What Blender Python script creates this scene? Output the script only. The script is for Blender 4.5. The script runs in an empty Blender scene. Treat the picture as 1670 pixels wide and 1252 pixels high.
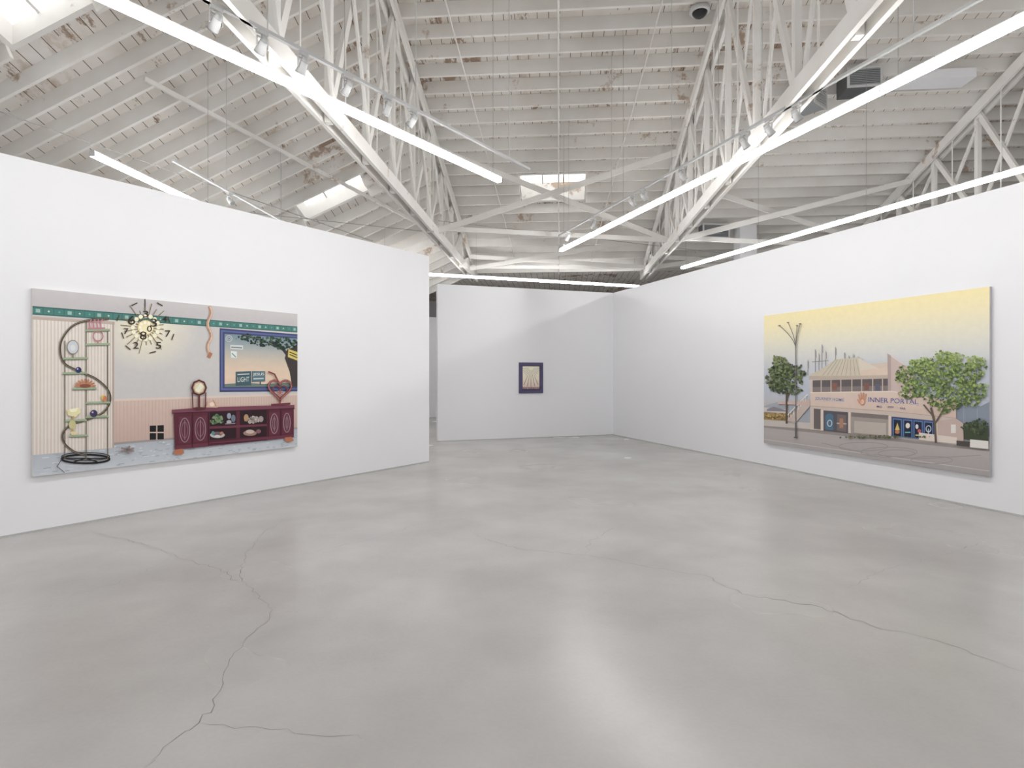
import bpy, math, random
from mathutils import Vector, Matrix
scene = bpy.context.scene
try:
    scene.view_settings.view_transform = 'Standard'
    scene.view_settings.look = 'None'
except Exception:
    pass
COL = scene.collection
rng = random.Random(7)
CAMH = 1.55
F = 944.0

# ------------------------------------------------------------------ helpers
def lin(c):
    c = min(max(c,0),255) / 255.0
    return c / 12.92 if c <= 0.04045 else ((c + 0.055) / 1.055) ** 2.4
def L3(r, g, b):
    return (lin(r), lin(g), lin(b), 1.0)

def new_mat(name):
    m = bpy.data.materials.new(name)
    m.use_nodes = True
    nt = m.node_tree
    bs = nt.nodes['Principled BSDF']
    return m, nt, bs

def simple(name, rgb, rough=0.6, metal=0.0, var=0.06, scale=6.0):
    m, nt, bs = new_mat(name)
    n = nt.nodes.new('ShaderNodeTexNoise'); n.inputs['Scale'].default_value = scale
    n.inputs['Detail'].default_value = 4
    tc = nt.nodes.new('ShaderNodeTexCoord')
    nt.links.new(tc.outputs['Object'], n.inputs['Vector'])
    r = nt.nodes.new('ShaderNodeValToRGB')
    c = L3(*rgb)
    r.color_ramp.elements[0].position = 0.3
    r.color_ramp.elements[1].position = 0.7
    r.color_ramp.elements[0].color = (c[0]*(1-var), c[1]*(1-var), c[2]*(1-var), 1)
    r.color_ramp.elements[1].color = (min(c[0]*(1+var),1), min(c[1]*(1+var),1), min(c[2]*(1+var),1), 1)
    nt.links.new(n.outputs['Fac'], r.inputs['Fac'])
    nt.links.new(r.outputs['Color'], bs.inputs['Base Color'])
    bs.inputs['Roughness'].default_value = rough
    bs.inputs['Metallic'].default_value = metal
    return m

def emis(name, rgb, s):
    m, nt, bs = new_mat(name)
    bs.inputs['Base Color'].default_value = (0.9, 0.9, 0.9, 1)
    bs.inputs['Emission Color'].default_value = rgb + (1,)
    bs.inputs['Emission Strength'].default_value = s
    return m

M_wall = simple('wall_paint', (240, 240, 242), 0.85, var=0.004, scale=1.5)
M_white = simple('white_enamel', (210, 210, 209), 0.8, var=0.02)
M_grey = simple('grey_metal', (180, 180, 180), 0.7, 0.0)
M_dark = simple('dark_plastic', (25, 25, 27), 0.35)
M_gap_shade = simple('gap_shade_grey', (188, 188, 186), 0.7)
M_tube = emis('light_diffuser', (1.0, 0.998, 1.0), 36.0)
M_sky = emis('skylight_glass', (0.95, 0.98, 1.0), 1.6)
M_vent = simple('vent_grey', (165, 168, 170), 0.5, 0.0)
M_cable = simple('cable_grey', (165, 163, 160), 0.5, 0.0)

def wood_mat(name, planks):
    m, nt, bs = new_mat(name)
    N = nt.nodes; K = nt.links
    tc = N.new('ShaderNodeTexCoord')
    geo = N.new('ShaderNodeNewGeometry')
    base = N.new('ShaderNodeValToRGB')
    n1 = N.new('ShaderNodeTexNoise'); n1.inputs['Scale'].default_value = 1.3; n1.inputs['Detail'].default_value = 6
    K.new(geo.outputs['Position'], n1.inputs['Vector'])
    base.color_ramp.elements[0].position = 0.3; base.color_ramp.elements[1].position = 0.72
    if planks:
        base.color_ramp.elements[0].color = L3(224, 217, 208); base.color_ramp.elements[1].color = L3(243, 239, 234)
    else:
        base.color_ramp.elements[0].color = L3(233, 229, 223); base.color_ramp.elements[1].color = L3(245, 243, 239)
    K.new(n1.outputs['Fac'], base.inputs['Fac'])
    # large-scale mask so that the flaking gathers in irregular areas
    nm = N.new('ShaderNodeTexNoise'); nm.inputs['Scale'].default_value = 0.3; nm.inputs['Detail'].default_value = 3
    K.new(geo.outputs['Position'], nm.inputs['Vector'])
    rm = N.new('ShaderNodeMapRange'); rm.inputs['From Min'].default_value = 0.36; rm.inputs['From Max'].default_value = 0.62
    rm.inputs['To Min'].default_value = -0.05; rm.inputs['To Max'].default_value = 0.06
    K.new(nm.outputs['Fac'], rm.inputs['Value'])
    def flake(scale, p0, p1, col, src, det=12, rough=0.72):
        mp = N.new('ShaderNodeMapping')
        n2 = N.new('ShaderNodeTexNoise'); n2.inputs['Scale'].default_value = 1.0; n2.inputs['Detail'].default_value = det; n2.inputs['Roughness'].default_value = rough
        K.new(tc.outputs['UV'] if planks else geo.outputs['Position'], mp.inputs['Vector']); mp.inputs['Scale'].default_value = scale
        K.new(mp.outputs['Vector'], n2.inputs['Vector'])
        ad = N.new('ShaderNodeMath'); ad.operation = 'ADD'
        K.new(n2.outputs['Fac'], ad.inputs[0]); K.new(rm.outputs['Result'], ad.inputs[1])
        r2 = N.new('ShaderNodeValToRGB')
        r2.color_ramp.elements[0].position = p0; r2.color_ramp.elements[1].position = p1
        r2.color_ramp.elements[0].color = (0,0,0,1); r2.color_ramp.elements[1].color = (1,1,1,1)
        K.new(ad.outputs[0], r2.inputs['Fac'])
        mx = N.new('ShaderNodeMixRGB'); mx.inputs['Color2'].default_value = L3(*col)
        K.new(r2.outputs['Color'], mx.inputs['Fac']); K.new(src, mx.inputs['Color1'])
        return mx.outputs['Color']
    if planks:
        out = flake((0.6,1.1,1), 0.56, 0.66, (204,188,172), base.outputs['Color'], 12, 0.75)
        out = flake((0.9,1.8,1), 0.585, 0.62, (164,142,124), out, 12, 0.75)
    else:
        out = flake((1.2,1.2,1.2), 0.63, 0.68, (190,170,152), base.outputs['Color'])
    if planks:
        sep = N.new('ShaderNodeSeparateXYZ'); K.new(tc.outputs['UV'], sep.inputs['Vector'])
        d = N.new('ShaderNodeMath'); d.operation = 'DIVIDE'; d.inputs[1].default_value = 0.19
        K.new(sep.outputs['Y'], d.inputs[0])
        fr = N.new('ShaderNodeMath'); fr.operation = 'FRACT'; K.new(d.outputs[0], fr.inputs[0])
        lt = N.new('ShaderNodeMath'); lt.operation = 'LESS_THAN'; lt.inputs[1].default_value = 0.055
        K.new(fr.outputs[0], lt.inputs[0])
        # break the gaps up so that they show as broken dark dashes
        n3 = N.new('ShaderNodeTexNoise'); n3.inputs['Scale'].default_value = 2.2; n3.inputs['Detail'].default_value = 3
        K.new(tc.outputs['UV'], n3.inputs['Vector'])
        gt = N.new('ShaderNodeMath'); gt.operation = 'GREATER_THAN'; gt.inputs[1].default_value = 0.43
        K.new(n3.outputs['Fac'], gt.inputs[0])
        mu = N.new('ShaderNodeMath'); mu.operation = 'MULTIPLY'; K.new(lt.outputs[0], mu.inputs[0]); K.new(gt.outputs[0], mu.inputs[1])
        mx2 = N.new('ShaderNodeMixRGB'); mx2.inputs['Color2'].default_value = L3(98, 82, 72)
        K.new(mu.outputs[0], mx2.inputs['Fac']); K.new(out, mx2.inputs['Color1'])
        out = mx2.outputs['Color']
    K.new(out, bs.inputs['Base Color'])
    bs.inputs['Roughness'].default_value = 0.85
    return m
M_deck = wood_mat('painted_roof_boards', True)
M_beam = wood_mat('painted_timber', False)

# concrete floor
def floor_mat():
    m, nt, bs = new_mat('polished_concrete')
    N = nt.nodes; K = nt.links
    tc = N.new('ShaderNodeTexCoord')
    def noise(scale, det, rough=0.55, dist=0.0):
        n = N.new('ShaderNodeTexNoise'); n.inputs['Scale'].default_value = scale
        n.inputs['Detail'].default_value = det; n.inputs['Roughness'].default_value = rough
        n.inputs['Distortion'].default_value = dist
        K.new(tc.outputs['Object'], n.inputs['Vector']); return n
    def ramp(src, p0, c0, p1, c1):
        r = N.new('ShaderNodeValToRGB'); e = r.color_ramp.elements
        r.color_ramp.interpolation = 'EASE'
        e[0].position = p0; e[0].color = c0; e[1].position = p1; e[1].color = c1
        K.new(src.outputs['Fac'], r.inputs['Fac']); return r
    def mul(a, b):
        mu = N.new('ShaderNodeMixRGB'); mu.blend_type = 'MULTIPLY'; mu.inputs['Fac'].default_value = 1
        K.new(a.outputs['Color'], mu.inputs['Color1']); K.new(b.outputs['Color'], mu.inputs['Color2']); return mu
    a = ramp(noise(0.5, 3, 0.5, 0.2), 0.25, L3(181, 178, 175), 0.75, L3(197, 195, 193))
    b = ramp(noise(1.3, 5, 0.55), 0.2, (0.86,0.86,0.86,1), 0.8, (1,1,1,1))
    c = ramp(noise(45, 2, 0.5), 0.2, (0.965,0.965,0.965,1), 0.8, (1,1,1,1))
    out = mul(mul(a, b), c)
    K.new(out.outputs['Color'], bs.inputs['Base Color'])
    rn = noise(0.8, 2, 0.4)
    rr = N.new('ShaderNodeMapRange'); rr.inputs['From Min'].default_value = 0.3; rr.inputs['From Max'].default_value = 0.7
    rr.inputs['To Min'].default_value = 0.23; rr.inputs['To Max'].default_value = 0.28
    K.new(rn.outputs['Fac'], rr.inputs['Value']); K.new(rr.outputs['Result'], bs.inputs['Roughness'])
    bs.inputs['Specular IOR Level'].default_value = 0.55
    return m
M_floor = floor_mat()
M_crack = simple('floor_crack', (136, 132, 128), 0.7)

def mesh_obj(name, verts, faces, mats, parent=None, loc=None, uvs=None, midx=None):
    me = bpy.data.meshes.new(name)
    me.from_pydata([tuple(v) for v in verts], [], faces)
    for m in (mats if isinstance(mats, (list, tuple)) else [mats]):
        me.materials.append(m)
    if midx:
        for p, i in zip(me.polygons, midx): p.material_index = i
    if uvs:
        ul = me.uv_layers.new(name='UVMap')
        for p in me.polygons:
            for li in p.loop_indices:
                ul.data[li].uv = uvs[me.loops[li].vertex_index]
    me.update()
    o = bpy.data.objects.new(name, me)
    COL.objects.link(o)
    if parent: o.parent = parent
    if loc: o.location = loc
    return o

def empty(name, loc=(0,0,0), rotz=0.0, label=None, category=None, group=None):
    e = bpy.data.objects.new(name, None); e.empty_display_size = 0.1
    COL.objects.link(e); e.location = loc; e.rotation_euler = (0, 0, rotz)
    tag(e, label, category, group)
    return e
def tag(o, label=None, category=None, group=None, kind=None):
    if label: o['label'] = label
    if category: o['category'] = category
    if group: o['group'] = group
    if kind: o['kind'] = kind
    return o

BOXF = [(0,3,2,1),(4,5,6,7),(0,1,5,4),(1,2,6,5),(2,3,7,6),(3,0,4,7)]
def box_v(x0,x1,y0,y1,z0,z1):
    return [(x0,y0,z0),(x1,y0,z0),(x1,y1,z0),(x0,y1,z0),(x0,y0,z1),(x1,y0,z1),(x1,y1,z1),(x0,y1,z1)]
def boxes(name, lst, mat, parent=None, loc=None):
    V=[];Fc=[]
    for b in lst:
        k=len(V); V+=box_v(*b); Fc+=[tuple(i+k for i in f) for f in BOXF]
    return mesh_obj(name,V,Fc,mat,parent,loc)

def beam_geo(p1, p2, w, d, up=Vector((0,0,1))):
    p1=Vector(p1);p2=Vector(p2)
    x=(p2-p1).normalized(); y=up.cross(x).normalized(); z=x.cross(y)
    c=(p1+p2)/2; V=[]
    h=(p2-p1).length/2
    for sz in (-1,1):
        for sx,sy in ((-1,-1),(1,-1),(1,1),(-1,1)):
            V.append(c + x*h*sx + y*w/2*sy + z*d/2*sz)
    return V
def beam(name, p1, p2, w, d, mat, parent=None, up=Vector((0,0,1)), offs=(0.0,)):
    """straight timber (or several side by side, offset sideways) between two points"""
    p1=Vector(p1);p2=Vector(p2); x=(p2-p1).normalized(); y=up.cross(x).normalized()
    mid=(p1+p2)/2; V=[];Fc=[]
    for of in offs:
        k=len(V); V+=[v-mid for v in beam_geo(p1+y*of,p2+y*of,w,d,up)]
        Fc+=[tuple(i+k for i in f) for f in BOXF]
    pl = parent.location if parent else Vector((0,0,0))
    return mesh_obj(name,V,Fc,mat,parent,mid-pl)
def rod(name, p1, p2, r, mat, parent=None, n=8):
    p1=Vector(p1);p2=Vector(p2); x=(p2-p1).normalized()
    a=x.orthogonal().normalized(); b=x.cross(a); mid=(p1+p2)/2
    V=[];Fc=[]
    for p in (p1,p2):
        for i in range(n):
            t=2*math.pi*i/n; V.append(p-mid+a*r*math.cos(t)+b*r*math.sin(t))
    for i in range(n): Fc.append((i,(i+1)%n,n+(i+1)%n,n+i))
    Fc.append(tuple(range(n-1,-1,-1))); Fc.append(tuple(range(n,2*n)))
    pl = parent.location if parent else Vector((0,0,0))
    return mesh_obj(name,V,Fc,mat,parent,mid-pl)
def lathe(name, prof, mat, parent=None, loc=(0,0,0), n=20, mats=None, seg_m=None):
    V=[];Fc=[];mi=[]
    for (r,z) in prof:
        for i in range(n):
            t=2*math.pi*i/n; V.append((r*math.cos(t),r*math.sin(t),z))
    for k in range(len(prof)-1):
        for i in range(n):
            Fc.append((k*n+i,k*n+(i+1)%n,(k+1)*n+(i+1)%n,(k+1)*n+i)); mi.append(seg_m[k] if seg_m else 0)
    Fc.append(tuple(range(n-1,-1,-1))); mi.append(0)
    Fc.append(tuple(range((len(prof)-1)*n,len(prof)*n))); mi.append(seg_m[-1] if seg_m else 0)
    o=mesh_obj(name,V,Fc,mats or mat,parent,loc,midx=mi)
    for p in o.data.polygons: p.use_smooth = len(p.vertices)==4
    return o

# ------------------------------------------------------------------ camera
cam = bpy.data.cameras.new('camera'); co = bpy.data.objects.new('camera', cam); COL.objects.link(co)
co.location = (0,0,CAMH); co.rotation_euler = (math.radians(90),0,0)
cam.sensor_width = 36; cam.lens = F/1670*36; cam.shift_y = -15/1670
cam.clip_end = 200
scene.camera = co

# ------------------------------------------------------------------ floor with cracks
def fl(px,py):
    Y = F*CAMH/(py-611); return ((px-835)*Y/F, Y)
V=[(-24,-8,0),(24,-8,0),(24,32,0),(-24,32,0)]; Fc=[(0,1,2,3)]; mi=[0]
def crack(pts, w=0.006, jit=0.028):
    P=[fl(*p) for p in pts]; Q=[]
    for a,b in zip(P[:-1],P[1:]):
        n=max(3,int(math.dist(a,b)/0.05))
        for i in range(n):
            t=i/n; s=jit if i else 0
            Q.append((a[0]+(b[0]-a[0])*t+rng.uniform(-s,s), a[1]+(b[1]-a[1])*t+rng.uniform(-s,s)))
    Q.append(P[-1])
    k=len(V)
    for i,q in enumerate(Q):
        a=Q[max(i-1,0)]; b=Q[min(i+1,len(Q)-1)]
        dx,dy=b[0]-a[0],b[1]-a[1]; l=math.hypot(dx,dy) or 1
        ww=w*rng.uniform(0.3,1.0)/2*min(1.0,0.3+min(i,len(Q)-1-i)*0.12)
        V.append((q[0]-dy/l*ww,q[1]+dx/l*ww,0.0006)); V.append((q[0]+dy/l*ww,q[1]-dx/l*ww,0.0006))
    for i in range(len(Q)-1):
        Fc.append((k+2*i,k+2*i+1,k+2*i+3,k+2*i+2)); mi.append(1)
crack([(478,838),(430,868),(400,905),(392,930),(402,955),(438,985),(440,1005),(415,1030),(395,1055),(372,1085),(364,1115),(350,1150),(325,1178),(285,1205),(260,1230),(235,1252)],0.0065,0.02)
crack([(325,1178),(400,1185),(480,1196),(590,1205)],0.0045)
crack([(140,866),(210,880),(285,905),(350,925),(392,950)],0.008)
crack([(280,905),(240,930),(180,955),(60,985)],0.005)
crack([(768,868),(800,882),(860,897),(960,905),(1060,925),(1150,938),(1210,968),(1340,990),(1420,1020),(1530,1045),(1670,1095)],0.0105,0.02)
crack([(955,903),(962,885),(985,868),(1030,852)],0.009)
crack([(1300,800),(1440,828),(1560,850),(1670,878)],0.014)
crack([(700,742),(820,744),(960,752),(1120,757),(1240,768)],0.024)
crack([(1380,960),(1440,930),(1530,905),(1600,885)],0.005)
crack([(490,905),(600,880),(700,850),(760,845)],0.006)
floor = mesh_obj('floor',V,Fc,[M_floor,M_crack],midx=mi); tag(floor,kind='structure')

# ------------------------------------------------------------------ partition walls
WH=3.66
dL=Vector((0.577,0.817,0)).normalized(); PL=Vector((-4.865,5.50,0))
dR=Vector((0.327,-0.945,0)).normalized(); PR=Vector((2.61,14.93,0))
dB=Vector((0.945,0.327,0)).normalized()
def wall(name, a, b, outward, th, h=WH):
    """a,b: ends of the room face (2D); outward: direction of thickness"""
    a=Vector(a);b=Vector(b);o=outward*th
    V=[a,b,b+o,a+o]; V=[Vector((v.x,v.y,0)) for v in V]+[Vector((v.x,v.y,h)) for v in V]
    ob=mesh_obj(name,V,BOXF,M_wall); tag(ob,kind='structure'); return ob
nL=Vector((-dL.y,dL.x,0)); nR=Vector((-dR.y,dR.x,0)); nB=Vector((-dB.y,dB.x,0))
endL=PL+dL*5.877
wall('wall_left', PL-dL*9, endL, nL, 0.16)
wall('wall_right', PR+dB*0.0, PR+dR*17, nR, 0.16)
bl=PR-dB*4.584
wall('wall_back', bl, PR+dB*0.16, nB, 0.16)
# wall of the next room seen through the gap
wall('wall_next_room', Vector((-8,19.5,0)), Vector((0.5,22.4,0)), Vector((-0.32,0.945,0)), 0.16)
# thin grey strips: shade of the gap under the walls put in as colour
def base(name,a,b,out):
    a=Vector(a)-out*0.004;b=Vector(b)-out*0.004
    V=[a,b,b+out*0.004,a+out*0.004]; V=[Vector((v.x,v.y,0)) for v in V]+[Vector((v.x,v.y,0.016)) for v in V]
    tag(mesh_obj(name,V,BOXF,M_gap_shade),kind='structure')
base('shadow_strip_left',PL-dL*9,endL,nL); base('shadow_strip_right',PR,PR+dR*17,nR); base('shadow_strip_back',bl,PR,nB)

# ------------------------------------------------------------------ roof
S=math.sin(math.radians(4.7)); C=math.cos(math.radians(4.7))
RS=0.305; RK=0.44; U0=18.5; Z0=4.9; VA=-2.7
def rz(u,v):
    z=Z0+RS*(U0-u)
    if v<VA: z+=RK*(v-VA)
    return z
def W(u,v,z): return Vector((u*S+v*C, u*C-v*S, z))
holes=[(13.8,14.8,-0.95,0.62),(12.35,13.0,-5.85,-4.4),(6.7,7.42,-7.55,-6.35)]
V=[];Fc=[];uv=[]
def patch(u0,u1,v0,v1,hs,zf):
    us=sorted(set([u0,u1]+[x for h in hs for x in h[:2]])); vs=sorted(set([v0,v1]+[x for h in hs for x in h[2:]]))
    for i in range(len(us)-1):
        for j in range(len(vs)-1):
            uc=(us[i]+us[i+1])/2; vc=(vs[j]+vs[j+1])/2
            if any(h[0]<uc<h[1] and h[2]<vc<h[3] for h in hs): continue
            k=len(V)
            for a,b in ((us[i],vs[j]),(us[i+1],vs[j]),(us[i+1],vs[j+1]),(us[i],vs[j+1])):
                V.append(W(a,b,zf(a,b))); uv.append((a,b))
            Fc.append((k,k+1,k+2,k+3))
patch(-3,U0,VA,19,[holes[0]],rz)
patch(-3,U0,-15,VA,holes[1:],rz)
patch(U0,26,-15,19,[],lambda a,b:Z0)
ceil=mesh_obj('ceiling',V,Fc,M_deck,uvs=uv); tag(ceil,kind='structure')
# outer building walls
def owall(name,a,b,h):
    a=W(*a,0);b=W(*b,0); d=(b-a).normalized(); n=Vector((-d.y,d.x,0))
    V=[a,b,b+n*0.2,a+n*0.2]; V=[Vector((v.x,v.y,0)) for v in V]+[Vector((v.x,v.y,h)) for v in V]
    tag(mesh_obj(name,V,BOXF,M_wall),kind='structure')
owall('wall_far',(26,-15),(26,19),5.0)
owall('wall_outer_west',(5,-15),(26,-15),4.9)
owall('wall_outer_east',(26,19),(4,19),9.5)

# skylights
for i,h in enumerate(holes):
    V=[];Fc=[];m=[]
    cs=[(h[0],h[2]),(h[1],h[2]),(h[1],h[3]),(h[0],h[3])]
    hh=0.22 if i==2 else (0.25 if i==1 else 0.4)
    for (a,b) in cs: V.append(W(a,b,rz(a,b)-0.03))
    for (a,b) in cs: V.append(W(a,b,rz(a,b)+hh+0.03))
    for k in range(4): Fc.append((k,(k+1)%4,4+(k+1)%4,4+k)); m.append(0)
    Fc.append((4,5,6,7)); m.append(1)
    for t in (0.33,0.67):
        k=len(V)
        v0=h[2]+(h[3]-h[2])*t
        for (a,b,dz) in ((h[0],v0-0.02,hh),(h[1],v0-0.02,hh),(h[1],v0+0.02,hh),(h[0],v0+0.02,hh)):
            V.append(W(a,b,rz(a,b)+dz))
        Fc.append((k,k+1,k+2,k+3)); m.append(0)
    e=0.07
    ring=[(h[0]-e,h[2]-e),(h[1]+e,h[2]-e),(h[1]+e,h[3]+e),(h[0]-e,h[3]+e)]
    k=len(V)
    for (a,b) in ring: V.append(W(a,b,rz(a,b)-0.03))
    for q in range(4): Fc.append((q,(q+1)%4,k+(q+1)%4,k+q)); m.append(0)
    o=mesh_obj('window_%d'%(i+1),V,Fc,[M_beam,M_sky],midx=m); tag(o,kind='structure')

# joists
JD=0.23
def joist(u,v0,v1):
    p1=W(u,v0,rz(u,v0+1e-4 if v0<VA else v0)-JD/2+0.004); p2=W(u,v1,rz(u,v1-1e-4)-JD/2+0.004)
    o=beam('ceiling_joist',p1,p2,0.055,JD,M_beam)
    tag(o,'white-painted timber roof joist with flaking paint under the boards','joist','roof joists')
bays=[(-14.5,VA,4.2),(VA,2.6,7.0),(2.6,8.0,7.0),(8.0,13.4,8.6)]
for (v0,v1,us) in bays:
    u=us
    while u<18.4:
        cuts=[h for h in holes if h[0]-0.03<u<h[1]+0.03 and h[2]>v0 and h[3]<v1]
        if cuts:
            h=cuts[0]; joist(u,v0,h[2]-0.03); joist(u,h[3]+0.03,v1)
        else: joist(u,v0,v1)
        u+=0.4

# trusses
ZB=4.6
def truss(v, ustart=1.5, label=''):
    def zt(u): return Z0+RS*(U0-u)-JD-0.12
    uh=18.3
    e=empty('roof_truss',W(uh,v,ZB),0,label,'truss','timber roof trusses')
    beam('bottom_chord',W(ustart,v,ZB),W(uh,v,ZB),0.05,0.20,M_beam,e,offs=(-0.08,0.08))
    beam('top_chord',W(ustart,v,zt(ustart)),W(uh,v,zt(uh)),0.05,0.20,M_beam,e,offs=(-0.08,0.08))
    us=[17.0-1.3*i for i in range(12)]
    for i,u in enumerate(us):
        beam('web_post',W(u,v,ZB-0.1),W(u,v,zt(u)+0.1),0.075,0.09,M_beam,e,up=Vector((S,C,0)))
        if i<len(us)-1:
            u2=us[i+1]
            beam('web_diagonal',W(u,v,zt(u)),W(u2,v,ZB),0.055,0.10,M_beam,e)
            if i>=2:
                beam('web_strut',W(u,v+0.06,ZB+0.1),W(u2,v+0.06,zt(u2)-0.1),0.03,0.07,M_beam,e)
            rod('tie_rod',W(u-0.65,v-0.05,ZB),W(u-0.65,v-0.05,zt(u-0.65)),0.012,M_beam,e,6)
    return e
truss(VA,1.5,'white-painted timber truss with double chords beside the slanting roof bay')
truss(2.6,1.5,'white-painted timber truss with double chords and many web posts')
truss(8.0,3.0,'white-painted timber truss above the space behind the partition')
truss(13.4,5.0,'white-painted timber truss near the outer wall')

# cross bracing between trusses
def xbrace(ua,ub,va,vb):
    e=empty('cross_brace',W(ua,va,ZB),0,'white-painted timber X brace between two roof trusses','brace','truss cross braces')
    ztA=rz(ua,max(va,VA))-0.45
    beam('brace_arm',W(ua,va+0.1,ZB+0.05),W(ub-1.2,vb-0.1,rz(ub-1.2,vb)-0.4),0.04,0.12,M_beam,e)
    beam('brace_arm',W(ua-0.2,va+0.1,ztA+0.0),W(ub,vb-0.1,ZB+0.1),0.04,0.12,M_beam,e)
    beam('tie_beam',W(ua,va+0.1,ZB+0.1),W(ub,vb-0.1,ZB+0.1),0.06,0.10,M_beam,e)
xbrace(12.3,13.8,VA,2.6)
xbrace(13.6,15.0,2.6,8.0)
xbrace(16.8,17.2,VA,2.6)
xbrace(17.0,17.4,2.6,8.0)

# diagonal batten below the slanting bay, conduit
o=beam('roof_batten',W(8.4,-6.36,rz(8.4,-6.36)-0.27),W(14.6,-3.6,rz(14.6,-3.6)-0.27),0.04,0.07,M_beam); tag(o,'thin white-painted timber running diagonally under the joists','beam')
o=rod('conduit_pipe',W(4,-.02,rz(4,-.02)-JD-0.015),W(18.3,-.02,rz(18.3,-.02)-JD-0.015),0.018,M_beam); tag(o,'white-painted conduit pipe strapped under the roof joists','pipe','roof conduits')
for (va,vb) in ((1.9,0.9),(-2.0,-1.3)):
    o=rod('conduit_pipe',W(6,va,rz(6,va)-JD-0.01),W(18,vb,rz(18,vb)-JD-0.01),0.012,M_beam); tag(o,'white-painted conduit pipe strapped under the roof joists','pipe','roof conduits')
for a,b,r in (((-6.9,6.2,4.86),(-3.2,13.3,4.62),0.008),((-8.5,11.0,5.0),(-2.0,12.9,4.75),0.007),((-1.6,12.6,4.9),(9.0,17.0,4.8),0.007)):
    o=rod('steel_cable',a,b,r,M_cable); tag(o,'thin grey steel cable stretched between the trusses','cable','stretched cables')

# ------------------------------------------------------------------ linear lights
TZ=1.55+2.64
def linear(p, d, n, lab='suspended white linear light with glowing diffuser', grp='suspended linear lights'):
    """n segments of 2.44 m starting at p in direction d"""
    p=Vector((p[0],p[1],TZ)); d=Vector((d[0],d[1],0)).normalized(); ang=math.atan2(d.y,d.x)
    for i in range(n):
        q=p+d*(2.44*i)
        e=empty('linear_light',q,ang,lab,'ceiling light',grp)
        boxes('diffuser',[(0.006,2.434,-0.036,0.036,-0.027,0.025)],M_tube,e)
        boxes('housing',[(0.0,2.44,-0.030,0.030,0.025,0.045),(0,0.006,-0.038,0.038,-0.029,0.025),(2.434,2.44,-0.038,0.038,-0.029,0.025)],M_white,e)
        for xx in (0.15,):
            wp=q+d*xx; u=wp.x*S+wp.y*C; v=wp.x*C-wp.y*S
            zt=rz(u,v)-TZ
            if u>U0: zt=Z0-TZ
            boxes('suspension_cable',[(xx-0.002,xx+0.002,-0.002,0.002,0.045,zt)],M_cable,e)
linear((-0.167,7.86),(-0.577,-0.817),4)
linear((1.04,12.28),(0.327,-0.945),6)
linear((4.2,14.3),(0.327,-0.945),5,lab='suspended white linear light behind the partition')
linear((3.79,17.3),(-0.945,-0.327),4,lab='suspended white linear light beyond the short partition')
linear((-4.62,11.78),(-0.0819,-0.9966),2,lab='suspended white linear light behind the partition')

# ------------------------------------------------------------------ tracks and spotlights
KZ=1.55+2.95
def track(p,d,n):
    d=Vector((d[0],d[1],0)).normalized(); ang=math.atan2(d.y,d.x); q=Vector((p[0],p[1],KZ))
    e=empty('lighting_track',q,ang,'thin white lighting track hung from rods','light track','lighting tracks')
    boxes('track_rail',[(0,n,-0.018,0.018,0,0.03)],M_white,e)
    x=0.5
    while x<n:
        wp=q+d*x; u=wp.x*S+wp.y*C; v=wp.x*C-wp.y*S
        boxes('hanger_rod',[(x-0.004,x+0.004,-0.004,0.004,0.03,rz(u,v)-KZ)],M_white,e); x+=1.8
    return q,d
spot_mesh={}
def spotlight(pos, aim, tilt=50, watts=0):
    e=empty('spotlight',pos,math.atan2(aim[1],aim[0]),'white track spotlight in a U-shaped yoke','spotlight','track spotlights')
    if not spot_mesh:
        a=boxes('adapter',[(-0.016,0.016,-0.05,0.05,-0.03,0.0)],M_white,e); spot_mesh['adapter']=a.data
        s=lathe('stem',[(0.009,-0.055),(0.009,-0.03)],M_white,e,n=10); spot_mesh['stem']=s.data
        y=boxes('yoke',[(-0.010,0.010,-0.052,0.052,-0.061,-0.055),(-0.010,0.010,-0.052,-0.047,-0.14,-0.061),(-0.010,0.010,0.047,0.052,-0.14,-0.061)],M_white,e); spot_mesh['yoke']=y.data
        h=lathe('lamp_head',[(0.018,-0.075),(0.027,-0.069),(0.031,-0.043),(0.035,-0.038),(0.035,-0.015),(0.039,0.0),(0.043,0.054),(0.046,0.058),(0.046,0.07),(0.039,0.07),(0.032,0.052)],None,e,n=20,
                mats=[M_white,M_grey],seg_m=[0,0,1,0,0,0,0,1,0,1,1]); spot_mesh['lamp_head']=h.data
        parts=[a,s,y,h]
    else:
        parts=[]
        for k in ('adapter','stem','yoke','lamp_head'):
            o=bpy.data.objects.new(k,spot_mesh[k]); COL.objects.link(o); o.parent=e; parts.append(o)
    h=parts[3]; h.location=(0,0,-0.125); h.rotation_euler=(0,math.radians(180-tilt),0)
    if watts:  # added fill light, set just ahead of the head's mouth
        l=bpy.data.lights.new('fill_spot','SPOT'); l.energy=watts; l.spot_size=math.radians(140); l.spot_blend=1.0; l.shadow_soft_size=0.045
        lo=bpy.data.objects.new('fill_spot',l); COL.objects.link(lo); lo.parent=e
        t=math.radians(tilt); lo.location=(0.13*math.sin(t),0,-0.125-0.13*math.cos(t)); lo.rotation_euler=(0,-t,0)
    return e
trL=track((0.25,8.36),(-0.577,-0.817),9.0)
q,d=trL
for s in (2.35,2.72,3.25,3.75,4.15,4.55):
    spotlight(q+d*s,(-0.817,0.577),rng.choice((40,48,55)))
trR=track((1.0,12.35),(0.327,-0.945),11.0)
q,d=trR
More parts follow.
